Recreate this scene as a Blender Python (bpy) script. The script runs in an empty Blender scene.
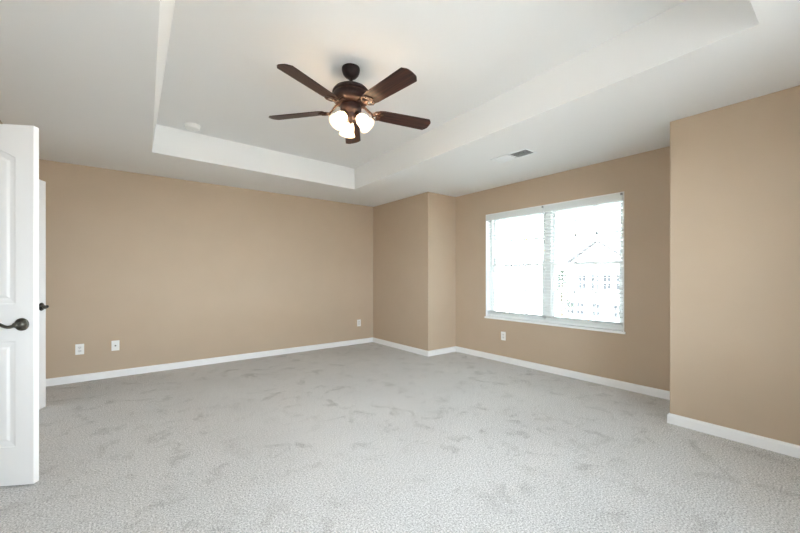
import bpy, bmesh, math, random
from mathutils import Vector, Matrix
random.seed(7)
S = bpy.context.scene
C = S.collection
R = math.radians

# ------------------------------------------------------------------ camera, sky, light, exposure
YAW = 37.91
CAM_Z = 1.19
cam_d = bpy.data.cameras.new('camera')
cam_d.sensor_width = 36.0
cam_d.lens = 355.0 / 800.0 * 36.0
cam_d.shift_y = 9.5 / 800.0
cam_d.clip_start = 0.02
cam = bpy.data.objects.new('camera', cam_d)
cam.location = (0, 0, CAM_Z)
cam.rotation_euler = (R(90), 0, R(-YAW))
C.objects.link(cam)
S.camera = cam

SKY_STRENGTH = 6.8
BULB_WATT = 3.3
w = bpy.data.worlds.new('sky'); S.world = w
w.use_nodes = True
bg = w.node_tree.nodes['Background']
# hazy sky, brighter towards the horizon
_n = w.node_tree.nodes; _l = w.node_tree.links
_tc = _n.new('ShaderNodeTexCoord'); _sx = _n.new('ShaderNodeSeparateXYZ'); _cr = _n.new('ShaderNodeValToRGB')
_e = _cr.color_ramp.elements
_e[0].position = 0.0; _e[0].color = (0.86, 0.95, 1.06, 1)
_e[1].position = 1.0; _e[1].color = (0.30, 0.33, 0.37, 1)
for _p, _k in ((0.2, 0.85), (0.5, 0.48)):
    _x = _e.new(_p); _x.color = (0.86 * _k, 0.95 * _k, 1.06 * _k, 1)
_l.new(_tc.outputs['Generated'], _sx.inputs['Vector']); _l.new(_sx.outputs['Z'], _cr.inputs['Fac']); _l.new(_cr.outputs['Color'], bg.inputs['Color'])
bg.inputs['Strength'].default_value = SKY_STRENGTH

sun_d = bpy.data.lights.new('sun', 'SUN'); sun_d.energy = 34.0; sun_d.angle = R(3); sun_d.color = (0.97, 0.98, 1.0)
sun = bpy.data.objects.new('sun', sun_d); sun.rotation_euler = (R(-42), 0, 0); sun.location = (0, 10, 12); C.objects.link(sun)

S.view_settings.view_transform = 'Standard'
S.view_settings.look = 'None'
S.view_settings.gamma = 1.0
S.view_settings.use_curve_mapping = False
S.view_settings.exposure = 1.74
S.cycles.max_bounces = 16
S.cycles.diffuse_bounces = 12
S.cycles.transparent_max_bounces = 16
S.cycles.sample_clamp_indirect = 6.0
S.cycles.use_denoising = True

def portal(name, loc, rot, sx, sy):
    d = bpy.data.lights.new(name, 'AREA'); d.shape = 'RECTANGLE'; d.size = sx; d.size_y = sy
    d.cycles.is_portal = True
    o = bpy.data.objects.new(name, d); o.location = loc; o.rotation_euler = rot; C.objects.link(o)
    return o

# ------------------------------------------------------------------ dimensions (metres; the camera stands over the origin)
H = 2.44           # ceiling
HT = 2.74          # raised tray ceiling
YB = 5.365         # back wall
XW = 4.149         # wall with the window
XC = 3.56          # projecting corner by the back wall
XR = 3.49          # projecting wall on the right
YC = 3.89          # where the corner projection ends
YR = 0.927         # where the right projection ends
YF = -0.68         # wall behind the camera
XA = -1.06         # left wall, near stretch
XB = -0.78         # left wall, far stretch
YJ = 3.74          # jog between the two
# tray recess: lower rim and upper rim, counter-clockwise from the far left corner
TRAY_LO = [(0.226, 4.365), (0.066, 0.295), (2.488, 0.295), (2.635, 4.445)]
TRAY_UP = [(0.222, 4.385), (0.195, 0.300), (2.488, 0.300), (2.633, 4.450)]
WY0, WY1, WZ0, WZ1 = 1.494, 3.300, 0.585, 2.078  # window opening
D1Y0, D1Y1 = 2.47, 3.25    # doorway of door_1
D2Y0, D2Y1 = 3.93, 4.56    # doorway of door_2
DH = 2.05

# ------------------------------------------------------------------ materials
def mat(name, color, rough=0.5, metal=0.0, spec=0.5):
    m = bpy.data.materials.new(name); m.use_nodes = True
    b = m.node_tree.nodes['Principled BSDF']
    b.inputs['Base Color'].default_value = (*color, 1)
    b.inputs['Roughness'].default_value = rough
    b.inputs['Metallic'].default_value = metal
    b.inputs['Specular IOR Level'].default_value = spec
    return m

def noise_bump(m, scale, strength, dist=0.002, detail=3):
    nt = m.node_tree; b = nt.nodes['Principled BSDF']
    tc = nt.nodes.new('ShaderNodeTexCoord'); n = nt.nodes.new('ShaderNodeTexNoise')
    n.inputs['Scale'].default_value = scale; n.inputs['Detail'].default_value = detail
    bp = nt.nodes.new('ShaderNodeBump'); bp.inputs['Strength'].default_value = strength; bp.inputs['Distance'].default_value = dist
    nt.links.new(tc.outputs['Object'], n.inputs['Vector'])
    nt.links.new(n.outputs['Fac'], bp.inputs['Height'])
    nt.links.new(bp.outputs['Normal'], b.inputs['Normal'])
    return n

def noise_tint(m, c0, c1, scale, lo=0.35, hi=0.65, detail=3):
    nt = m.node_tree; b = nt.nodes['Principled BSDF']
    tc = nt.nodes.new('ShaderNodeTexCoord'); n = nt.nodes.new('ShaderNodeTexNoise')
    n.inputs['Scale'].default_value = scale; n.inputs['Detail'].default_value = detail
    cr = nt.nodes.new('ShaderNodeValToRGB')
    cr.color_ramp.elements[0].position = lo; cr.color_ramp.elements[1].position = hi
    cr.color_ramp.elements[0].color = (*c0, 1); cr.color_ramp.elements[1].color = (*c1, 1)
    nt.links.new(tc.outputs['Object'], n.inputs['Vector'])
    nt.links.new(n.outputs['Fac'], cr.inputs['Fac'])
    nt.links.new(cr.outputs['Color'], b.inputs['Base Color'])
    return cr

M = {}
M['wall'] = mat('tan wall paint', (0.54, 0.429, 0.333), 0.75, 0, 0.25)
noise_tint(M['wall'], (0.495, 0.391, 0.287), (0.509, 0.403, 0.297), 3.0)
noise_bump(M['wall'], 260, 0.06, 0.0008)
M['ceiling'] = mat('flat ceiling paint', (0.79, 0.792, 0.785), 0.85, 0, 0.2)
noise_bump(M['ceiling'], 180, 0.05, 0.0008)
M['trim'] = mat('white trim paint', (0.86, 0.86, 0.855), 0.35, 0, 0.4)
noise_bump(M['trim'], 60, 0.03, 0.0006)
M['door'] = mat('white door paint', (0.86, 0.85, 0.835), 0.42, 0, 0.35)
noise_bump(M['door'], 90, 0.04, 0.0006)
M['plate'] = mat('white wall plate plastic', (0.86, 0.85, 0.82), 0.35)
noise_bump(M['plate'], 200, 0.02, 0.0003)
M['plate_face'] = mat('receptacle plastic', (0.74, 0.73, 0.70), 0.4)
noise_bump(M['plate_face'], 200, 0.02, 0.0003)
M['slot'] = mat('dark slot', (0.03, 0.03, 0.03), 0.6)
noise_bump(M['slot'], 200, 0.02, 0.0003)
M['vinyl'] = mat('white window vinyl', (0.82, 0.83, 0.82), 0.35)
noise_bump(M['vinyl'], 80, 0.02, 0.0005)
M['blind'] = mat('white faux wood blind', (0.75, 0.78, 0.765), 0.45)
noise_bump(M['blind'], 60, 0.03, 0.0005)
M['cord'] = mat('blind cord', (0.74, 0.75, 0.73), 0.8)
noise_bump(M['cord'], 400, 0.1, 0.0005)
M['clip'] = mat('grey valance clip', (0.28, 0.28, 0.28), 0.4)
noise_bump(M['clip'], 200, 0.02, 0.0003)
M['vent'] = mat('white vent enamel', (0.80, 0.82, 0.82), 0.4)
noise_bump(M['vent'], 120, 0.02, 0.0004)
M['vent_dark'] = mat('duct interior', (0.06, 0.055, 0.05), 0.8)
noise_bump(M['vent_dark'], 120, 0.02, 0.0004)
M['bronze'] = mat('oil rubbed bronze', (0.055, 0.030, 0.024), 0.42, 0.35, 0.25)
noise_tint(M['bronze'], (0.016, 0.009, 0.008), (0.034, 0.018, 0.016), 30)
M['copper'] = mat('worn bronze highlight', (0.16, 0.075, 0.045), 0.45, 0.35, 0.25)
noise_tint(M['copper'], (0.020, 0.010, 0.008), (0.085, 0.044, 0.029), 55)
M['lever'] = mat('aged pewter bronze', (0.10, 0.095, 0.08), 0.3, 0.9)
noise_tint(M['lever'], (0.09, 0.087, 0.075), (0.20, 0.19, 0.165), 40)
M['lever_dark'] = mat('dark bronze lever', (0.03, 0.03, 0.026), 0.35, 0.7)
noise_tint(M['lever_dark'], (0.022, 0.022, 0.02), (0.045, 0.043, 0.038), 40)

def wood():
    m = mat('dark walnut blade', (0.06, 0.025, 0.018), 0.38, 0, 0.35)
    nt = m.node_tree; b = nt.nodes['Principled BSDF']
    tc = nt.nodes.new('ShaderNodeTexCoord'); mp = nt.nodes.new('ShaderNodeMapping')
    mp.inputs['Scale'].default_value = (1.2, 26, 26)
    n = nt.nodes.new('ShaderNodeTexNoise'); n.inputs['Scale'].default_value = 3.0; n.inputs['Detail'].default_value = 5
    n.inputs['Distortion'].default_value = 0.6
    cr = nt.nodes.new('ShaderNodeValToRGB')
    cr.color_ramp.elements[0].position = 0.35; cr.color_ramp.elements[1].position = 0.68
    cr.color_ramp.elements[0].color = (0.013, 0.005, 0.004, 1); cr.color_ramp.elements[1].color = (0.072, 0.025, 0.016, 1)
    bp = nt.nodes.new('ShaderNodeBump'); bp.inputs['Strength'].default_value = 0.12; bp.inputs['Distance'].default_value = 0.001
    nt.links.new(tc.outputs['Object'], mp.inputs['Vector']); nt.links.new(mp.outputs['Vector'], n.inputs['Vector'])
    nt.links.new(n.outputs['Fac'], cr.inputs['Fac']); nt.links.new(cr.outputs['Color'], b.inputs['Base Color'])
    nt.links.new(n.outputs['Fac'], bp.inputs['Height']); nt.links.new(bp.outputs['Normal'], b.inputs['Normal'])
    return m
M['wood'] = wood()

def carpet():
    m = mat('grey cut pile carpet', (0.5, 0.49, 0.47), 1.0, 0, 0.05)
    nt = m.node_tree; b = nt.nodes['Principled BSDF']; N = nt.nodes.new; L = nt.links.new
    tc = N('ShaderNodeTexCoord')
    def noise(scale, detail, rough=0.5, dist=0.0):
        n = N('ShaderNodeTexNoise'); n.inputs['Scale'].default_value = scale; n.inputs['Detail'].default_value = detail
        n.inputs['Roughness'].default_value = rough; n.inputs['Distortion'].default_value = dist
        L(tc.outputs['Object'], n.inputs['Vector']); return n
    def ramp(src, lo, hi, c0, c1):
        r = N('ShaderNodeValToRGB'); e = r.color_ramp.elements
        e[0].position = lo; e[1].position = hi; e[0].color = (*c0, 1); e[1].color = (*c1, 1)
        L(src, r.inputs['Fac']); return r
    fine = noise(115, 4, 0.75)
    c1 = ramp(fine.outputs['Fac'], 0.36, 0.62, (0.33, 0.327, 0.322), (0.87, 0.865, 0.858))
    # brushed pile and footprints: flecks where the pile lies over
    mid = noise(5.5, 6, 0.70, 0.5)
    c2 = ramp(mid.outputs['Fac'], 0.33, 0.47, (0.70, 0.70, 0.695), (1, 1, 1))
    mask = noise(0.9, 2); cm = ramp(mask.outputs['Fac'], 0.38, 0.60, (0.40, 0.40, 0.40), (1, 1, 1))
    big = noise(1.1, 2, 0.5, 0.3)
    c3 = ramp(big.outputs['Fac'], 0.35, 0.62, (0.94, 0.94, 0.94), (1, 1, 1))
    mx = N('ShaderNodeMix'); mx.data_type = 'RGBA'; mx.blend_type = 'MULTIPLY'; mx.inputs['Factor'].default_value = 1
    L(c1.outputs['Color'], mx.inputs['A']); L(c2.outputs['Color'], mx.inputs['B'])
    mx2 = N('ShaderNodeMix'); mx2.data_type = 'RGBA'; mx2.blend_type = 'MULTIPLY'; mx2.inputs['Factor'].default_value = 1
    L(cm.outputs['Color'], mx.inputs['Factor']); L(mx.outputs['Result'], mx2.inputs['A']); L(c3.outputs['Color'], mx2.inputs['B'])
    L(mx2.outputs['Result'], b.inputs['Base Color'])
    vor = N('ShaderNodeTexVoronoi'); vor.inputs['Scale'].default_value = 170
    L(tc.outputs['Object'], vor.inputs['Vector'])
    bp = N('ShaderNodeBump'); bp.inputs['Strength'].default_value = 0.35; bp.inputs['Distance'].default_value = 0.004
    L(vor.outputs['Distance'], bp.inputs['Height'])
    L(bp.outputs['Normal'], b.inputs['Normal'])
    return m
M['carpet'] = carpet()

def glass_pane():
    m = bpy.data.materials.new('window glass'); m.use_nodes = True
    nt = m.node_tree; nt.nodes.clear()
    o = nt.nodes.new('ShaderNodeOutputMaterial'); t = nt.nodes.new('ShaderNodeBsdfTransparent'); g = nt.nodes.new('ShaderNodeBsdfGlossy')
    g.inputs['Roughness'].default_value = 0.02
    t.inputs['Color'].default_value = (0.97, 0.985, 0.975, 1)
    f = nt.nodes.new('ShaderNodeFresnel'); f.inputs['IOR'].default_value = 1.35
    mx = nt.nodes.new('ShaderNodeMixShader')
    nt.links.new(f.outputs['Fac'], mx.inputs['Fac']); nt.links.new(t.outputs['BSDF'], mx.inputs[1]); nt.links.new(g.outputs['BSDF'], mx.inputs[2])
    nt.links.new(mx.outputs['Shader'], o.inputs['Surface'])
    return m
M['glass'] = glass_pane()

def frosted():
    m = bpy.data.materials.new('frosted alabaster glass'); m.use_nodes = True
    nt = m.node_tree; nt.nodes.clear(); N = nt.nodes.new; L = nt.links.new
    o = N('ShaderNodeOutputMaterial'); tl = N('ShaderNodeBsdfTranslucent'); df = N('ShaderNodeBsdfDiffuse'); tp = N('ShaderNodeBsdfTransparent')
    tc = N('ShaderNodeTexCoord'); n = N('ShaderNodeTexNoise'); n.inputs['Scale'].default_value = 22; n.inputs['Detail'].default_value = 3
    cr = N('ShaderNodeValToRGB'); e = cr.color_ramp.elements
    e[0].position = 0.3; e[1].position = 0.6; e[0].color = (0.86, 0.72, 0.52, 1); e[1].color = (0.96, 0.92, 0.84, 1)
    L(tc.outputs['Object'], n.inputs['Vector']); L(n.outputs['Fac'], cr.inputs['Fac'])
    L(cr.outputs['Color'], tl.inputs['Color']); L(cr.outputs['Color'], df.inputs['Color'])
    tp.inputs['Color'].default_value = (1, 0.95, 0.88, 1)
    m1 = N('ShaderNodeMixShader'); m1.inputs['Fac'].default_value = 0.3
    L(tl.outputs['BSDF'], m1.inputs[1]); L(df.outputs['BSDF'], m1.inputs[2])
    m2 = N('ShaderNodeMixShader'); m2.inputs['Fac'].default_value = 0.14
    L(m1.outputs['Shader'], m2.inputs[1]); L(tp.outputs['BSDF'], m2.inputs[2])
    L(m2.outputs['Shader'], o.inputs['Surface'])
    return m
M['frosted'] = frosted()

def emit(name, color, strength):
    m = bpy.data.materials.new(name); m.use_nodes = True
    b = m.node_tree.nodes['Principled BSDF']
    b.inputs['Base Color'].default_value = (*color, 1)
    b.inputs['Emission Color'].default_value = (*color, 1)
    b.inputs['Emission Strength'].default_value = strength
    return m
def bulb_glass():
    m = bpy.data.materials.new('lit frosted bulb'); m.use_nodes = True
    nt = m.node_tree; nt.nodes.clear(); N = nt.nodes.new
    o = N('ShaderNodeOutputMaterial'); e = N('ShaderNodeEmission'); t = N('ShaderNodeBsdfTransparent'); x = N('ShaderNodeMixShader')
    e.inputs['Color'].default_value = (1.0, 0.82, 0.6, 1); e.inputs['Strength'].default_value = 5.0
    x.inputs['Fac'].default_value = 0.7
    nt.links.new(e.outputs['Emission'], x.inputs[1]); nt.links.new(t.outputs['BSDF'], x.inputs[2]); nt.links.new(x.outputs['Shader'], o.inputs['Surface'])
    return m
M['bulb'] = bulb_glass()

M['siding'] = mat('pale house siding', (0.62, 0.60, 0.56), 0.7)
noise_tint(M['siding'], (0.58, 0.56, 0.53), (0.64, 0.62, 0.58), 0.8)
M['shingle'] = mat('weathered grey shingles', (0.10, 0.10, 0.105), 0.9)
noise_tint(M['shingle'], (0.045, 0.045, 0.048), (0.062, 0.062, 0.064), 5)
M['housetrim'] = mat('white house trim', (0.8, 0.8, 0.79), 0.5)
noise_bump(M['housetrim'], 30, 0.02)
M['housepane'] = mat('dark house window glass', (0.055, 0.058, 0.062), 0.6, 0, 0.05)
noise_bump(M['housepane'], 3, 0.02)
M['leaf'] = mat('green leaves', (0.05, 0.10, 0.04), 0.7)
noise_tint(M['leaf'], (0.016, 0.034, 0.018), (0.030, 0.055, 0.028), 3)
M['bark'] = mat('brown bark', (0.09, 0.06, 0.04), 0.9)
noise_bump(M['bark'], 20, 0.4, 0.01)
M['lawn'] = mat('pale dry gravel ground', (0.27, 0.26, 0.25), 0.95)
noise_tint(M['lawn'], (0.24, 0.235, 0.225), (0.31, 0.30, 0.29), 0.7)
M['asphalt'] = mat('grey street asphalt', (0.16, 0.16, 0.16), 0.9)
noise_tint(M['asphalt'], (0.14, 0.14, 0.14), (0.19, 0.19, 0.185), 6)

# ------------------------------------------------------------------ mesh helpers
def box(bm, x0, x1, y0, y1, z0, z1, mx=None, bev=0.0):
    v = [bm.verts.new((x, y, z)) for x in (x0, x1) for y in (y0, y1) for z in (z0, z1)]
    idx = [(0, 1, 3, 2), (4, 6, 7, 5), (0, 4, 5, 1), (2, 3, 7, 6), (0, 2, 6, 4), (1, 5, 7, 3)]
    fs = [bm.faces.new([v[i] for i in f]) for f in idx]
    if bev > 0:
        es = list({e for f in fs for e in f.edges})
        r = bmesh.ops.bevel(bm, geom=es, offset=bev, segments=2, affect='EDGES', profile=0.5)
        v = list({x for f in r['faces'] for x in f.verts} | {x for x in v if x.is_valid})
        v = [x for x in v if x.is_valid]
    if mx is not None:
        bmesh.ops.transform(bm, matrix=mx, verts=v)
    return v

def loft(bm, rings, cap0=True, cap1=True, closed=True):
    vr = [[bm.verts.new(p) for p in r] for r in rings]
    n = len(vr[0])
    for a, b in zip(vr[:-1], vr[1:]):
        for i in range(n if closed else n - 1):
            j = (i + 1) % n
            bm.faces.new((a[i], a[j], b[j], b[i]))
    if cap0: bm.faces.new(list(reversed(vr[0])))
    if cap1: bm.faces.new(vr[-1])
    return [v for r in vr for v in r]

def lathe(bm, prof, n=32, mx=None, cap0=True, cap1=True):
    rings = [[Vector((r * math.cos(2 * math.pi * i / n), r * math.sin(2 * math.pi * i / n), z)) for i in range(n)] for r, z in prof]
    if mx is not None: rings = [[mx @ p for p in r] for r in rings]
    return loft(bm, rings, cap0, cap1)

def tube(bm, pts, radii, n=12, flat=1.0):
    pts = [Vector(p) for p in pts]
    rings = []
    up = Vector((0, 0, 1))
    for i, p in enumerate(pts):
        t = (pts[min(i + 1, len(pts) - 1)] - pts[max(i - 1, 0)]).normalized()
        s = t.cross(up)
        if s.length < 1e-3: s = t.cross(Vector((1, 0, 0)))
        s.normalize(); u = s.cross(t).normalized()
        r = radii[i] if hasattr(radii, '__len__') else radii
        rings.append([p + s * (math.cos(a) * r) + u * (math.sin(a) * r * flat) for a in [2 * math.pi * k / n for k in range(n)]])
    return loft(bm, rings)

def prism(bm, poly, z0, z1, mx=None):
    a = [Vector((x, y, z0)) for x, y in poly]; b = [Vector((x, y, z1)) for x, y in poly]
    if mx is not None: a = [mx @ p for p in a]; b = [mx @ p for p in b]
    return loft(bm, [a, b])

def obj(name, bm, m, parent=None, smooth=None, bevel=None):
    bmesh.ops.recalc_face_normals(bm, faces=bm.faces[:])
    me = bpy.data.meshes.new(name); bm.to_mesh(me); bm.free()
    me.materials.append(m)
    o = bpy.data.objects.new(name, me); C.objects.link(o)
    if smooth:
        for p in me.polygons: p.use_smooth = True
        me.set_sharp_from_angle(angle=R(smooth))
    if bevel:
        bv = o.modifiers.new('bevel', 'BEVEL'); bv.width = bevel; bv.segments = 2; bv.limit_method = 'ANGLE'; bv.angle_limit = R(40)
    if parent is not None: o.parent = parent
    return o

def tag(o, label=None, cat=None, group=None, kind=None):
    if label: o['label'] = label
    if cat: o['category'] = cat
    if group: o['group'] = group
    if kind: o['kind'] = kind
    return o

def struct(name, bm, m, parent=None, **k):
    o = obj(name, bm, m, parent, **k)
    if parent is None: o['kind'] = 'structure'
    return o

def empty(name, loc=(0, 0, 0), rot=(0, 0, 0)):
    o = bpy.data.objects.new(name, None); o.location = loc; o.rotation_euler = rot; o.empty_display_size = 0.1
    C.objects.link(o); return o

def copy_tree(o, parent=None):
    c = o.copy(); C.objects.link(c)
    if parent is not None: c.parent = parent
    for ch in list(o.children): copy_tree(ch, c)
    return c

# ------------------------------------------------------------------ room shell
T = 0.12
bm = bmesh.new(); box(bm, -2.6, XW + 0.16, YF - T, YB + T, -0.12, 0.0)
struct('floor', bm, M['carpet'])

bm = bmesh.new()
CX0, CX1, CY0, CY1 = XA - T, XW + 0.16, YF - T, YB + T
outer = [(CX0, CY1), (CX0, CY0), (CX1, CY0), (CX1, CY1)]
def ringv(pts, z): return [bm.verts.new((x, y, z)) for x, y in pts]
ob, lo_, up_, ot = ringv(outer, H), ringv(TRAY_LO, H), ringv(TRAY_UP, HT), ringv(outer, HT + 0.12)
for i in range(4):
    j = (i + 1) % 4
    bm.faces.new((ob[i], ob[j], lo_[j], lo_[i])); bm.faces.new((lo_[i], lo_[j], up_[j], up_[i])); bm.faces.new((ob[i], ot[i], ot[j], ob[j]))
bm.faces.new(up_); bm.faces.new(ot)
struct('ceiling', bm, M['ceiling'])

bm = bmesh.new(); box(bm, XB - T, XC + 0.3, YB, YB + T, 0, H)
struct('wall_back', bm, M['wall'])
bm = bmesh.new(); box(bm, XC, XW + 0.16, YC, YB, 0, H)
struct('wall_corner', bm, M['wall'], bevel=0.006)
bm = bmesh.new(); box(bm, XR, XW + 0.16, YF, YR, 0, H)
struct('wall_right', bm, M['wall'], bevel=0.006)

def wall_with_holes(bm, x0, x1, y0, y1, z0, z1, holes):
    """a wall along Y with rectangular openings (y0, y1, z0, z1), sorted by y"""
    y = y0
    for a, b, c, d in holes:
        if a > y: box(bm, x0, x1, y, a, z0, z1)
        if c > z0: box(bm, x0, x1, a, b, z0, c)
        if d < z1: box(bm, x0, x1, a, b, d, z1)
        y = b
    if y1 > y: box(bm, x0, x1, y, y1, z0, z1)

bm = bmesh.new(); wall_with_holes(bm, XW, XW + 0.16, YR, YC, 0, H, [(WY0, WY1, WZ0, WZ1)])
struct('wall_window', bm, M['wall'])

W3 = (-0.35, 2.65, 0.60, 2.14)      # unseen window added behind the camera to brighten the room
bm = bmesh.new()
box(bm, XA - T, W3[0], YF - T, YF, 0, H); box(bm, W3[1], XW + 0.16, YF - T, YF, 0, H)
box(bm, W3[0], W3[1], YF - T, YF, 0, W3[2]); box(bm, W3[0], W3[1], YF - T, YF, W3[3], H)
struct('wall_front', bm, M['wall'])
W2 = (0.0, 1.20, 0.78, 2.05)     # window added out of view in the left wall for extra daylight
bm = bmesh.new()
wall_with_holes(bm, XA - T, XA, YF, YJ, 0, H, [W2, (D1Y0, D1Y1, 0, DH)])
box(bm, XA, XB, YJ, YJ + T, 0, H)
wall_with_holes(bm, XB - T, XB, YJ + T, YB, 0, H, [(D2Y0, D2Y1, 0, DH)])
struct('wall_left', bm, M['wall'])

# hallway and closet behind the two doorways
bm = bmesh.new()
box(bm, -2.5, -2.4, 2.0, 3.85, 0, H); box(bm, -2.4, XA - T, 1.95, 2.05, 0, H); box(bm, -2.4, XA - T, 3.40, 3.50, 0, H)
box(bm, -2.5, XA - T, 1.95, 3.50, H, H + 0.1)
struct('wall_hallway', bm, M['wall'])
bm = bmesh.new()
box(bm, -1.75, -1.65, 3.50, 5.0, 0, H); box(bm, -1.65, XB - T, 3.50, 3.60, 0, H); box(bm, -1.65, XB - T, 4.9, 5.0, 0, H)
box(bm, -1.75, XB - T, 3.50, 5.0, H, H + 0.1)
struct('wall_closet', bm, M['wall'])

# baseboards: a moulded strip run along each wall foot
def baseboard(name, *lines):
    """each line: [(x, y), ...] followed by the room-side normal of every stretch; corners are mitred"""
    bm = bmesh.new()
    prof = [(0, 0), (0.014, 0), (0.014, 0.062), (0.010, 0.072), (0.005, 0.078), (0, 0.080)]
    for pts, nor in lines:
        rings = []
        for i, (px, py) in enumerate(pts):
            ns = {nor[max(i - 1, 0)], nor[min(i, len(nor) - 1)]}
            nx, ny = sum(n[0] for n in ns), sum(n[1] for n in ns)
            rings.append([(px + nx * d, py + ny * d, z) for d, z in prof])
        loft(bm, rings)
    return struct(name, bm, M['trim'])
baseboard('baseboard_back', ([(XB, YB), (XC, YB)], [(0, -1)]))
baseboard('baseboard_corner', ([(XC, YB), (XC, YC), (XW, YC)], [(-1, 0), (0, -1)]))
baseboard('baseboard_window', ([(XW, YC), (XW, YR)], [(-1, 0)]))
baseboard('baseboard_right', ([(XR, YF), (XR, YR), (XW, YR)], [(-1, 0), (0, 1)]))
baseboard('baseboard_front', ([(XA, YF), (XR, YF)], [(0, 1)]))
baseboard('baseboard_left', ([(XA, YF), (XA, D1Y0 - 0.06)], [(1, 0)]), ([(XA, D1Y1 + 0.06), (XA, YJ), (XB, YJ), (XB, D2Y0 - 0.06)], [(1, 0), (0, -1), (1, 0)]),
          ([(XB, D2Y1 + 0.06), (XB, YB)], [(1, 0)]))

# door casings with jamb linings
def casing(name, x, y0, y1):
    bm = bmesh.new()
    cw, ct = 0.055, 0.014
    box(bm, x, x + ct, y0 - cw, y0 + 0.002, 0, DH + cw); box(bm, x, x + ct, y1 - 0.002, y1 + cw, 0, DH + cw); box(bm, x, x + ct, y0, y1, DH - 0.002, DH + cw)
    box(bm, x - T, x, y0, y0 + 0.012, 0, DH); box(bm, x - T, x, y1 - 0.012, y1, 0, DH); box(bm, x - T, x, y0, y1, DH - 0.012, DH)
    struct(name, bm, M['trim'])
casing('trim_1', XA, D1Y0, D1Y1)
casing('trim_2', XB, D2Y0, D2Y1)

# ------------------------------------------------------------------ window
# lining and stool
bm = bmesh.new()
lt = 0.012
box(bm, XW - 0.004, XW + 0.16, WY0, WY0 + lt, WZ0, WZ1); box(bm, XW - 0.004, XW + 0.16, WY1 - lt, WY1, WZ0, WZ1)
box(bm, XW - 0.004, XW + 0.16, WY0, WY1, WZ1 - lt, WZ1)
box(bm, XW - 0.018, XW + 0.16, WY0 - 0.012, WY1 + 0.012, WZ0 - 0.004, WZ0 + 0.020)
struct('trim_3', bm, M['trim'], bevel=0.002)

def build_window(name, x_in, y0, y1, z0, z1, sgn, units):
    """double-hung units side by side; x_in = room-side face of the frame, sgn = +1 when outdoors is +X"""
    def bx(bm, d0, d1, *r): box(bm, min(x_in + sgn * d0, x_in + sgn * d1), max(x_in + sgn * d0, x_in + sgn * d1), *r)
    bm = bmesh.new()
    fw = 0.034
    bx(bm, 0, 0.065, y0, y0 + fw, z0, z1); bx(bm, 0, 0.065, y1 - fw, y1, z0, z1)
    bx(bm, 0, 0.065, y0 + fw, y1 - fw, z0, z0 + fw); bx(bm, 0, 0.065, y0 + fw, y1 - fw, z1 - fw, z1)
    root = struct(name, bm, M['vinyl'])
    wid = (y1 - y0) / units
    for k in range(1, units):
        bm = bmesh.new(); ym = y0 + k * wid
        bx(bm, -0.004, 0.066, ym - 0.045, ym + 0.045, z0 + fw, z1 - fw); obj('mullion', bm, M['vinyl'], root, bevel=0.002)
    zm = (z0 + z1) / 2 + 0.005
    for k in range(units):
        a = y0 + k * wid + (fw if k == 0 else 0.045); b = y0 + (k + 1) * wid - (fw if k == units - 1 else 0.045)
        for (nm, d0, za, zb) in (('lower_sash', 0.008, z0 + fw, zm + 0.018), ('upper_sash', 0.036, zm - 0.018, z1 - fw)):
            sw = 0.038; bm = bmesh.new(); d1 = d0 + 0.026
            bx(bm, d0, d1, a, a + sw, za, zb); bx(bm, d0, d1, b - sw, b, za, zb)
            bx(bm, d0, d1, a + sw, b - sw, za, za + sw); bx(bm, d0, d1, a + sw, b - sw, zb - sw, zb)
            s = obj(nm, bm, M['vinyl'], root, bevel=0.002)
            bm = bmesh.new(); gy0, gy1, gz0, gz1 = a + sw, b - sw, za + sw, zb - sw
            for q in (1, 2):
                y = gy0 + (gy1 - gy0) * q / 3
                bx(bm, d0 + 0.009, d0 + 0.017, y - 0.009, y + 0.009, gz0, gz1)
            z = (gz0 + gz1) / 2
            bx(bm, d0 + 0.009, d0 + 0.017, gy0, gy1, z - 0.009, z + 0.009)
            obj('muntin_grid', bm, M['vinyl'], s)
            bm = bmesh.new(); bx(bm, d0 + 0.0185, d0 + 0.0215, gy0, gy1, gz0, gz1); obj('glass_pane', bm, M['glass'], s)
    return root
build_window('window_1', XW + 0.085, WY0 + lt, WY1 - lt, WZ0 + 0.02, WZ1 - lt, 1, 2)
build_window('added_window_left', XA - 0.05, W2[0], W2[1], W2[2], W2[3], -1, 2)  # added for its fill light from the left, never in view
portal('sky portal', (XW + 0.17, (WY0 + WY1) / 2, (WZ0 + WZ1) / 2), (0, R(90), 0), WZ1 - WZ0, WY1 - WY0)
w3 = build_window('added_window_front', 0.0, -W3[1], -W3[0], W3[2], W3[3], -1, 2)  # unseen added window, lights the door face and back wall
w3.rotation_euler = (0, 0, R(90)); w3.location = (0, YF - 0.05, 0)
portal('sky portal', ((W3[0] + W3[1]) / 2, YF - T - 0.01, (W3[2] + W3[3]) / 2), (R(90), 0, 0), W3[1] - W3[0], W3[3] - W3[2])
portal('sky portal', (XA - T - 0.01, (W2[0] + W2[1]) / 2, (W2[2] + W2[3]) / 2), (0, R(-90), 0), W2[3] - W2[2], W2[1] - W2[0])

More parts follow.
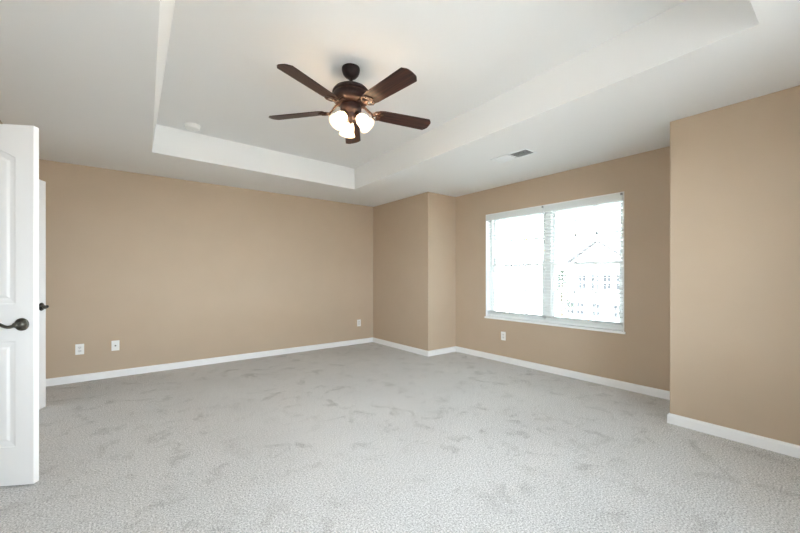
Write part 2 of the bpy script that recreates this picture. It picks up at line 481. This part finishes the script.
# blinds
def blind(y0, y1, label):
    root = empty('window_blind', (XW, (y0 + y1) / 2, WZ1 - lt))
    tag(root, label, 'blind', 'window blinds')
    hw = (y1 - y0) / 2
    top = -0.002
    bm = bmesh.new(); box(bm, -0.012, 0.0, -hw, hw, top - 0.075, top, bev=0.003)
    box(bm, 0.0, 0.03, -hw, -hw + 0.008, top - 0.075, top); box(bm, 0.0, 0.03, hw - 0.008, hw, top - 0.075, top)
    obj('valance', bm, M['blind'], root)
    bm = bmesh.new(); box(bm, 0.012, 0.066, -hw + 0.01, hw - 0.01, top - 0.05, top); obj('headrail', bm, M['blind'], root)
    bm = bmesh.new(); zb = WZ0 + 0.055 - (WZ1 - lt)
    z = top - 0.085
    sl = []
    while z > zb + 0.075: sl.append(z); z -= 0.0425
    for k in range(3): sl.append(zb + 0.036 + 0.007 * k)     # surplus slats lying on the bottom rail
    for z in sl:
        mx = Matrix.Translation((0.040, 0, z)) @ Matrix.Rotation(R(3), 4, 'Y')
        rings = []
        for y in (-hw + 0.008, hw - 0.008):
            up = [(-0.025 + 0.05 * i / 6, y, 0.0028 * (1 - ((i - 3) / 3) ** 2) + 0.0014) for i in range(7)]
            lo = [(p[0], y, p[2] - 0.0028) for p in reversed(up)]
            rings.append([mx @ Vector(p) for p in up + lo])
        loft(bm, rings)
    obj('slats', bm, M['blind'], root, smooth=40)
    bm = bmesh.new(); box(bm, 0.013, 0.067, -hw + 0.008, hw - 0.008, zb, zb + 0.030, bev=0.006); obj('bottom_rail', bm, M['blind'], root)
    for s in (-1, 1):
        bm = bmesh.new(); y = s * hw * 0.32
        for x in (0.0135, 0.0665): tube(bm, [(x, y, zb + 0.02), (x, y, top - 0.05)], 0.0013, 6)
        obj('ladder_cord', bm, M['cord'], root)
    bm = bmesh.new(); box(bm, -0.016, -0.010, -hw - 0.002, -hw + 0.020, top - 0.022, top + 0.003, bev=0.002); obj('valance_clip', bm, M['clip'], root)
    return root
ym = (WY0 + WY1) / 2
blind(ym + 0.004, WY1 - lt - 0.002, 'white open slat blind on the left half of the window, nearer the wall corner')
blind(WY0 + lt + 0.002, ym - 0.004, 'white open slat blind on the right half of the window, house showing through')

# ------------------------------------------------------------------ doors
def panel_outline(x0, x1, z0, z1, rise, i, n=14):
    pts = [(x0 + i, z0 + i), (x1 - i, z0 + i)]
    xm = (x0 + x1) / 2; a = (x1 - x0) / 2
    for k in range(n + 1):
        x = (x1 - i) + (x0 - x1 + 2 * i) * k / n
        if rise > 0:
            rr = (a * a + rise * rise) / (2 * rise); zc = z1 + rise - rr
            z = zc + math.sqrt((rr - i) ** 2 - (x - xm) ** 2)
        else: z = z1 - i
        pts.append((x, z))
    return pts

def door_leaf(name, W, hgt, loc, rz, handle_mat, label):
    """leaf: hinge edge at local x=0, latch edge at x=W; both faces panelled; local y = thickness"""
    th = 0.035; st = 0.090
    bm = bmesh.new()
    x0, x1 = st, W - st
    pans = [(0.215, 0.81, 0.0), (1.02, 1.845, 0.08 * (W - 2 * st) / 0.54)]
    for side in (0, 1):
        yf = 0.0 if side == 0 else th; dy = 1 if side == 0 else -1
        def P(x, z, dep): return (x, yf + dy * dep, z)
        def poly(pts): bm.faces.new([bm.verts.new(P(x, z, 0)) for x, z in pts])
        poly([(0, 0), (x0, 0), (x0, hgt), (0, hgt)]); poly([(x1, 0), (W, 0), (W, hgt), (x1, hgt)])
        poly([(x0, 0), (x1, 0), (x1, pans[0][0]), (x0, pans[0][0])])
        poly([(x0, pans[0][1]), (x1, pans[0][1]), (x1, pans[1][0]), (x0, pans[1][0])])
        arch = panel_outline(x0, x1, pans[1][0], pans[1][1], pans[1][2], 0)[2:]
        for (xa, za), (xb, zb) in zip(arch[:-1], arch[1:]): poly([(xb, zb), (xa, za), (xa, hgt), (xb, hgt)])
        for z0, z1, rise in pans:
            rings = []
            for i, dep in ((0, 0), (0.002, 0.0035), (0.008, 0.0045), (0.028, 0.006), (0.033, 0.006), (0.045, 0.0025), (0.050, 0.002)):
                rings.append([P(x, z, dep) for x, z in panel_outline(x0, x1, z0, z1, rise, i)])
            loft(bm, rings, cap0=False, cap1=True)
    bmesh.ops.remove_doubles(bm, verts=bm.verts[:], dist=1e-5)
    # edges of the slab
    def quad(*p): bm.faces.new([bm.verts.new(q) for q in p])
    quad((W, 0, 0), (W, th, 0), (W, th, hgt), (W, 0, hgt)); quad((0, 0, 0), (0, th, 0), (0, th, hgt), (0, 0, hgt))
    quad((0, 0, 0), (W, 0, 0), (W, th, 0), (0, th, 0)); quad((0, 0, hgt), (W, 0, hgt), (W, th, hgt), (0, th, hgt))
    bmesh.ops.remove_doubles(bm, verts=bm.verts[:], dist=1e-5)
    o = struct(name, bm, M['door'])
    o.location = loc; o.rotation_euler = (0, 0, rz)
    tag(o, label, 'door')
    hz = 0.905; hx = W - 0.058
    for side in (0, 1):
        yf = 0.0 if side == 0 else th; dy = -1 if side == 0 else 1
        bm = bmesh.new()
        mx = Matrix.Translation((hx, yf, hz)) @ Matrix.Rotation(R(90 if dy < 0 else -90), 4, 'X')
        lathe(bm, [(0.036, 0), (0.036, 0.003), (0.033, 0.007), (0.024, 0.0095), (0.015, 0.012), (0.0125, 0.016), (0.0115, 0.030), (0.013, 0.036), (0.013, 0.047), (0.010, 0.050)], 28, mx)
        pts, rad = [], []
        for k in range(15):
            u = k / 14
            pts.append((hx - 0.115 * u, yf + dy * (0.042 + 0.006 * math.sin(u * math.pi)), hz - 0.010 * math.sin(u * math.pi * 1.9) + 0.004 * u))
            rad.append(0.0085 * (1 - u) ** 0.8 + 0.0035 + 0.0015 * math.sin(u * math.pi))
        tube(bm, pts, rad, 12, 0.8)
        obj('door_handle', bm, handle_mat, o, smooth=50)
    for z in (0.18, 1.0, 1.82):
        bm = bmesh.new(); lathe(bm, [(0.006, z - 0.045), (0.006, z + 0.045)], 12, Matrix.Translation((-0.004, th + 0.004 if name == 'door_2' else -0.004, 0)))
        obj('hinge', bm, handle_mat, o)
    return o

# door_1: the leaf runs from its hinge on the left wall out to the latch edge seen beside the back wall
u1 = Vector((0.868, -0.497)); tip1 = Vector((-0.402, 2.863)); W1 = 0.755
h1 = tip1 - u1 * W1
door_leaf('door_1', W1, 2.03, (h1.x, h1.y, 0.012), math.atan2(u1.y, u1.x), M['lever'],
          'white arched panel door standing open in the left foreground with pewter lever')
u2 = Vector((math.sin(R(22)), math.cos(R(22)))); tip2 = Vector((-0.555, 4.50)); W2d = 0.61
h2 = tip2 - u2 * W2d
door_leaf('door_2', W2d, 2.03, (h2.x, h2.y, 0.012), math.atan2(u2.y, u2.x), M['lever_dark'],
          'white door ajar behind the open foreground door, only its latch edge and black handle showing')

# ------------------------------------------------------------------ ceiling fan
FX, FY = 1.339, 2.316
fan = empty('ceiling_fan', (FX, FY, HT))
tag(fan, 'dark bronze five blade ceiling fan with three lit frosted shades under tray ceiling', 'ceiling fan')
bm = bmesh.new(); lathe(bm, [(0.066, 0), (0.067, -0.012), (0.064, -0.030), (0.056, -0.050), (0.042, -0.066), (0.030, -0.074), (0.018, -0.077)], 40)
obj('canopy', bm, M['bronze'], fan, smooth=50)
bm = bmesh.new(); lathe(bm, [(0.0125, -0.07), (0.0125, -0.136)], 20); lathe(bm, [(0.018, -0.116), (0.022, -0.122), (0.022, -0.134)], 24)
obj('downrod', bm, M['bronze'], fan, smooth=50)
bm = bmesh.new()
lathe(bm, [(0.028, -0.130), (0.060, -0.134), (0.095, -0.145), (0.120, -0.160), (0.133, -0.175), (0.137, -0.184), (0.137, -0.190), (0.128, -0.194), (0.126, -0.204),
           (0.134, -0.208), (0.136, -0.226), (0.130, -0.246), (0.112, -0.262), (0.085, -0.272), (0.06, -0.276)], 48)
obj('motor_housing', bm, M['bronze'], fan, smooth=35)
bm = bmesh.new(); lathe(bm, [(0.127, -0.1945), (0.1285, -0.199), (0.127, -0.2035)], 48, None, False, False)
obj('motor_band', bm, M['copper'], fan, smooth=50)
bm = bmesh.new()
lathe(bm, [(0.05, -0.27), (0.074, -0.278), (0.078, -0.292), (0.078, -0.318), (0.070, -0.332), (0.052, -0.342), (0.045, -0.352), (0.045, -0.372), (0.035, -0.386), (0.018, -0.396), (0.010, -0.412), (0.004, -0.418)], 40)
obj('switch_housing', bm, M['bronze'], fan, smooth=40)

BZ = -0.312
def make_blade():
    b_bm = bmesh.new()
    r0, r1 = 0.205, 0.662
    out = [(r0, -0.040), (r0 + 0.012, -0.052), (r0 + 0.05, -0.060), (r1 - 0.06, -0.069), (r1 - 0.030, -0.069), (r1 - 0.022, -0.060), (r1 - 0.008, -0.044), (r1 - 0.002, -0.030), (r1, 0.0)]
    out = out + [(x, -y) for x, y in reversed(out[:-1])]
    prism(b_bm, out, -0.003, 0.003)
    b = obj('blade', b_bm, M['wood'], fan, bevel=0.0012)
    b.location = (0, 0, BZ)
    # iron: arm from the motor, with two scroll loops carrying the blade
    bm = bmesh.new()
    tube(bm, [(0.085, 0, 0.048), (0.115, 0, 0.040), (0.145, 0, 0.012), (0.170, 0, -0.006), (0.205, 0, -0.008)], [0.012, 0.011, 0.010, 0.010, 0.009], 10, 0.7)
    for s in (-1, 1):
        pts = []
        for k in range(17):
            a = math.pi + s * 0 + 2 * math.pi * k / 16
            pts.append((0.212 + 0.034 * math.cos(a), s * 0.024 + 0.024 * math.sin(a), -0.0075))
        tube(bm, pts, 0.0055, 8, 0.8)
        tube(bm, [(0.168, s * 0.004, -0.006), (0.180, s * 0.030, -0.0075), (0.210, s * 0.050, -0.0075), (0.238, s * 0.040, -0.0075)], [0.005, 0.006, 0.006, 0.004], 8, 0.8)
    lathe(bm, [(0.016, -0.011), (0.016, -0.004)], 14, Matrix.Translation((0.246, 0, 0)))
    for s in (-1, 1): lathe(bm, [(0.0045, -0.013), (0.0045, -0.003)], 10, Matrix.Translation((0.225, s * 0.032, 0)))
    obj('blade_iron', bm, M['copper'], b, smooth=50)
    return b
b0 = make_blade()
PITCH = -13
def place_blade(b, k):
    ang = R(24 - YAW + 72 * k)
    b.rotation_euler = (Matrix.Rotation(ang, 3, 'Z') @ Matrix.Rotation(R(PITCH), 3, 'X')).to_euler()
place_blade(b0, 0)
for k in range(1, 5):
    b = copy_tree(b0, fan); place_blade(b, k)

def make_lamp(k):
    ang = R((228, 341, 111)[k] - YAW)
    tilt = R(42)
    # local frame: the shade's axis runs along -Z, tilted outwards
    base = Vector((0.055 * math.cos(ang), 0.055 * math.sin(ang), -0.358))
    mx = Matrix.Translation(base) @ Matrix.Rotation(ang, 4, 'Z') @ Matrix.Rotation(-tilt, 4, 'Y')
    bm = bmesh.new()
    e = Vector((math.cos(ang), math.sin(ang), 0))
    tube(bm, [e * 0.03 + Vector((0, 0, -0.350)), e * 0.045 + Vector((0, 0, -0.348)), e * 0.051 + Vector((0, 0, -0.352)), base], 0.009, 10)
    lathe(bm, [(0.010, 0.012), (0.022, 0.006), (0.027, -0.004), (0.027, -0.022), (0.024, -0.024)], 24, mx)
    obj('lamp_socket', bm, M['copper'], fan, smooth=50)
    bm = bmesh.new()
    po = [(0.024, -0.014), (0.030, -0.022), (0.038, -0.036), (0.044, -0.054), (0.047, -0.074), (0.050, -0.092), (0.056, -0.108), (0.063, -0.120)]
    pi_ = [(r - 0.003, z) for r, z in reversed(po)]
    lathe(bm, po + pi_, 40, mx, False, False)
    sh = obj('lamp_shade', bm, M['frosted'], fan, smooth=60)
    bm = bmesh.new()
    lathe(bm, [(0.011, -0.020), (0.012, -0.034), (0.018, -0.046), (0.022, -0.058), (0.020, -0.070), (0.012, -0.079), (0.003, -0.082)], 20, mx)
    obj('bulb', bm, M['bulb'], sh, smooth=60)
    d = bpy.data.lights.new('bulb light', 'POINT'); d.energy = BULB_WATT; d.color = (1.0, 0.82, 0.62); d.shadow_soft_size = 0.022
    lo = bpy.data.objects.new('bulb light', d); lo.location = mx @ Vector((0, 0, -0.058)); C.objects.link(lo); lo.parent = fan
for k in range(3): make_lamp(k)
for k, (a, ln) in enumerate(((70, 0.10), (250, 0.07))):
    bm = bmesh.new(); x, y = 0.055 * math.cos(R(a)), 0.055 * math.sin(R(a))
    tube(bm, [(x, y, -0.335), (x, y, -0.345 - ln)], 0.0012, 6)
    lathe(bm, [(0.002, 0), (0.005, -0.006), (0.005, -0.018), (0.002, -0.024)], 12, Matrix.Translation((x, y, -0.343 - ln)))
    obj('pull_chain', bm, M['bronze'], fan)

# ------------------------------------------------------------------ ceiling fittings
vent = empty('air_vent', (3.20, 2.19, H))
tag(vent, 'white rectangular air vent in the ceiling near the window', 'vent')
VL, VW = 0.43, 0.20
bm = bmesh.new(); f_ = 0.024
box(bm, -VW / 2, -VW / 2 + f_, -VL / 2, VL / 2, -0.006, 0.0); box(bm, VW / 2 - f_, VW / 2, -VL / 2, VL / 2, -0.006, 0.0)
box(bm, -VW / 2 + f_, VW / 2 - f_, -VL / 2, -VL / 2 + f_, -0.006, 0.0); box(bm, -VW / 2 + f_, VW / 2 - f_, VL / 2 - f_, VL / 2, -0.006, 0.0)
box(bm, -VW / 2 + f_, VW / 2 - f_, -0.006, 0.006, -0.006, 0.0)
obj('vent_frame', bm, M['vent'], vent, bevel=0.0015)
bm = bmesh.new(); box(bm, -VW / 2 + f_, VW / 2 - f_, -VL / 2 + f_, VL / 2 - f_, -0.0012, 0.0); obj('backing', bm, M['vent_dark'], vent)
for s in (-1, 1):
    bm = bmesh.new(); n = 13
    for k in range(n):
        y = s * (0.012 + (VL / 2 - f_ - 0.016) * (k + 0.5) / n)
        mx = Matrix.Translation((0, y, -0.0055)) @ Matrix.Rotation(R(42 * (-1 if s > 0 else 1)), 4, 'X')
        box(bm, -VW / 2 + f_, VW / 2 - f_, -0.0052, 0.0052, -0.0005, 0.0005, mx)
    obj('louver_bank', bm, M['vent'], vent)

sd = empty('smoke_detector', (0.56, 4.19, HT))
tag(sd, 'round white smoke detector on the raised ceiling above the back wall', 'smoke detector')
bm = bmesh.new(); lathe(bm, [(0.072, 0), (0.072, -0.010), (0.068, -0.012)], 40); obj('mounting_base', bm, M['plate'], sd, smooth=40)
bm = bmesh.new(); lathe(bm, [(0.066, -0.0115), (0.066, -0.032), (0.060, -0.041), (0.040, -0.046), (0.010, -0.048)], 40); obj('cover', bm, M['plate'], sd, smooth=40)
bm = bmesh.new(); lathe(bm, [(0.009, -0.047), (0.009, -0.050)], 16); obj('test_button', bm, M['plate_face'], sd)

# ------------------------------------------------------------------ wall plates
def plate(name, loc, rz, kind, label, cat):
    root = empty(name, loc, (0, 0, rz)); tag(root, label, cat, 'wall plates low on the walls')
    bm = bmesh.new(); box(bm, -0.037, 0.037, -0.006, 0, -0.059, 0.059, bev=0.0025); obj('cover_plate', bm, M['plate'], root)
    if kind == 'duplex':
        for z in (-0.0195, 0.0195):
            bm = bmesh.new()
            pts = [(0.0165 * math.cos(a), max(-0.0135, min(0.0135, 0.0165 * math.sin(a)))) for a in [2 * math.pi * k / 28 for k in range(28)]]
            prism(bm, pts, 0.0, 0.0075, Matrix.Translation((0, 0, z)) @ Matrix.Rotation(R(90), 4, 'X'))
            r = obj('receptacle', bm, M['plate_face'], root)
            bm = bmesh.new()
            for x, h in ((-0.0062, 0.0042), (0.0062, 0.0034)): box(bm, x - 0.0009, x + 0.0009, -0.0079, -0.0070, z + 0.002 - h, z + 0.002 + h)
            lathe(bm, [(0.0024, 0.0070), (0.0024, 0.0079)], 12, Matrix.Translation((0, 0, z - 0.0085)) @ Matrix.Rotation(R(90), 4, 'X'))
            obj('slots', bm, M['slot'], r)
        bm = bmesh.new(); lathe(bm, [(0.003, 0.005), (0.003, 0.0072)], 12, Matrix.Rotation(R(90), 4, 'X')); obj('screw', bm, M['plate_face'], root)
    else:
        bm = bmesh.new()
        lathe(bm, [(0.0085, 0.005), (0.0085, 0.008), (0.0048, 0.008), (0.0048, 0.016), (0.002, 0.016)], 20, Matrix.Rotation(R(90), 4, 'X'))
        obj('coaxial_jack', bm, M['lever'], root)
        for z in (-0.042, 0.042):
            bm = bmesh.new(); lathe(bm, [(0.003, 0.005), (0.003, 0.0072)], 12, Matrix.Translation((0, 0, z)) @ Matrix.Rotation(R(90), 4, 'X')); obj('screw', bm, M['plate_face'], root)
    return root
plate('power_outlet', (-0.389, YB, 0.366), 0, 'duplex', 'white outlet on the back wall nearest the doors', 'outlet')
plate('cable_outlet', (-0.075, YB, 0.370), 0, 'coax', 'white cable jack plate, second from the doors on the back wall', 'outlet')
plate('power_outlet', (3.262, YB, 0.366), 0, 'duplex', 'white outlet at the far right end of the back wall by the corner', 'outlet')
plate('power_outlet', (XW, 2.996, 0.36), R(-90), 'duplex', 'white outlet on the wall below the window', 'outlet')

# ------------------------------------------------------------------ outdoors, seen through the window
GZ = -3.3
bm = bmesh.new(); box(bm, -90, 90, -90, 90, GZ - 0.2, GZ); struct('ground', bm, M['lawn'])
bm = bmesh.new(); box(bm, 14, 20, -50, 90, GZ, GZ + 0.02); struct('street', bm, M['asphalt'])

HX = 36.0
house = empty('house', (HX, 15.5, GZ))
tag(house, 'pale gabled two storey house across the street, seen through the right blind', 'house')
def hb(bm, x0, x1, y0, y1, z0, z1): box(bm, x0 - HX, x1 - HX, y0 - 15.5, y1 - 15.5, z0 - GZ, z1 - GZ)
bm = bmesh.new(); hb(bm, HX, HX + 9, 9.5, 21.0, GZ, 2.55)
z = GZ + 0.2
while z < 2.5:
    box(bm, -0.02, 0.0, 9.5 - 15.5, 21.0 - 15.5, z - GZ, z - GZ + 0.012); z += 0.18
obj('house_wall', bm, M['siding'], house)
bm = bmesh.new()
prism(bm, [(9.2 - 15.5, 2.5 - GZ), (21.3 - 15.5, 2.5 - GZ), (21.3 - 15.5, 2.7 - GZ), (9.2 - 15.5, 2.7 - GZ)], -0.45, 9.4, Matrix(((0, 0, 1, 0), (1, 0, 0, 0), (0, 1, 0, 0), (0, 0, 0, 1))))
a = [(-0.5, 9.2 - 15.5, 2.65 - GZ), (-0.5, 21.3 - 15.5, 2.65 - GZ), (4.5, 21.3 - 15.5, 5.6 - GZ), (4.5, 9.2 - 15.5, 5.6 - GZ)]
b_ = [(9.5, 9.2 - 15.5, 2.65 - GZ), (9.5, 21.3 - 15.5, 2.65 - GZ), (4.5, 21.3 - 15.5, 5.5 - GZ), (4.5, 9.2 - 15.5, 5.5 - GZ)]
loft(bm, [a, b_])
roof = obj('main_roof', bm, M['shingle'], house)
Mgab = Matrix(((0, 0, 1, 0), (1, 0, 0, 0), (0, 1, 0, 0), (0, 0, 0, 1)))
gy = 14.9 - 15.5
bm = bmesh.new(); prism(bm, [(gy - 2.6, 2.5 - GZ), (gy + 2.6, 2.5 - GZ), (gy, 4.35 - GZ)], -0.9, 3.0, Mgab); obj('gable', bm, M['siding'], house)
for s in (-1, 1):
    bm = bmesh.new(); prism(bm, [(gy, 4.42 - GZ), (gy + s * 2.85, 2.40 - GZ), (gy + s * 2.85, 2.58 - GZ), (gy, 4.60 - GZ)], -1.15, 3.4, Mgab); obj('gable_roof', bm, M['shingle'], house)
for yy, zc, hh in [(16.7, 0.55, 0.75), (15.5, 0.55, 0.75), (14.4, 0.55, 0.75), (13.3, 0.55, 0.75), (18.9, 0.55, 0.75), (16.9, -2.05, 0.6), (17.9, -2.05, 0.6), (13.5, -2.05, 0.6), (15.4, -2.05, 0.6)]:
    y = yy - 15.5; zz = zc - GZ
    bm = bmesh.new()
    box(bm, -0.06, 0.0, y - 0.42, y - 0.34, zz - hh - 0.08, zz + hh + 0.08); box(bm, -0.06, 0.0, y + 0.34, y + 0.42, zz - hh - 0.08, zz + hh + 0.08)
    box(bm, -0.06, 0.0, y - 0.34, y + 0.34, zz - hh - 0.08, zz - hh); box(bm, -0.06, 0.0, y - 0.34, y + 0.34, zz + hh, zz + hh + 0.08)
    box(bm, -0.05, 0.0, y - 0.34, y + 0.34, zz - 0.03, zz + 0.03); box(bm, -0.05, 0.0, y - 0.02, y + 0.02, zz - hh, zz + hh)
    wf = obj('house_window', bm, M['housetrim'], house)
    bm = bmesh.new(); box(bm, -0.025, -0.001, y - 0.34, y + 0.34, zz - hh, zz + hh); obj('pane', bm, M['housepane'], wf)

tree = empty('tree', (29.5, 15.4, GZ))
tag(tree, 'small green tree in front of the house, seen low in the right blind', 'tree')
bm = bmesh.new(); tube(bm, [(0, 0, 0), (0.03, 0.02, 1.2), (0, 0.05, 2.6), (0.02, 0, 4.2)], [0.11, 0.09, 0.07, 0.02], 10); obj('trunk', bm, M['bark'], tree, smooth=60)
bm = bmesh.new()
for k in range(900):
    t = random.random(); z = 1.7 + 3.3 * t
    rad = 1.05 * math.sin(math.pi * min(1, 0.18 + 0.82 * t)) ** 0.7
    a = random.uniform(0, 2 * math.pi); r = rad * math.sqrt(random.random())
    p = Vector((r * math.cos(a), r * math.sin(a), z))
    q = Matrix.Translation(p) @ Matrix.Rotation(random.uniform(0, 6.28), 4, 'Z') @ Matrix.Rotation(random.uniform(-1, 1), 4, 'X')
    s = random.uniform(0.07, 0.14)
    vs = [bm.verts.new(q @ Vector(v)) for v in ((-s, 0, 0), (0, -s * 0.5, 0.02), (s, 0, 0), (0, s * 0.5, 0.02))]
    bm.faces.new(vs)
obj('foliage', bm, M['leaf'], tree)
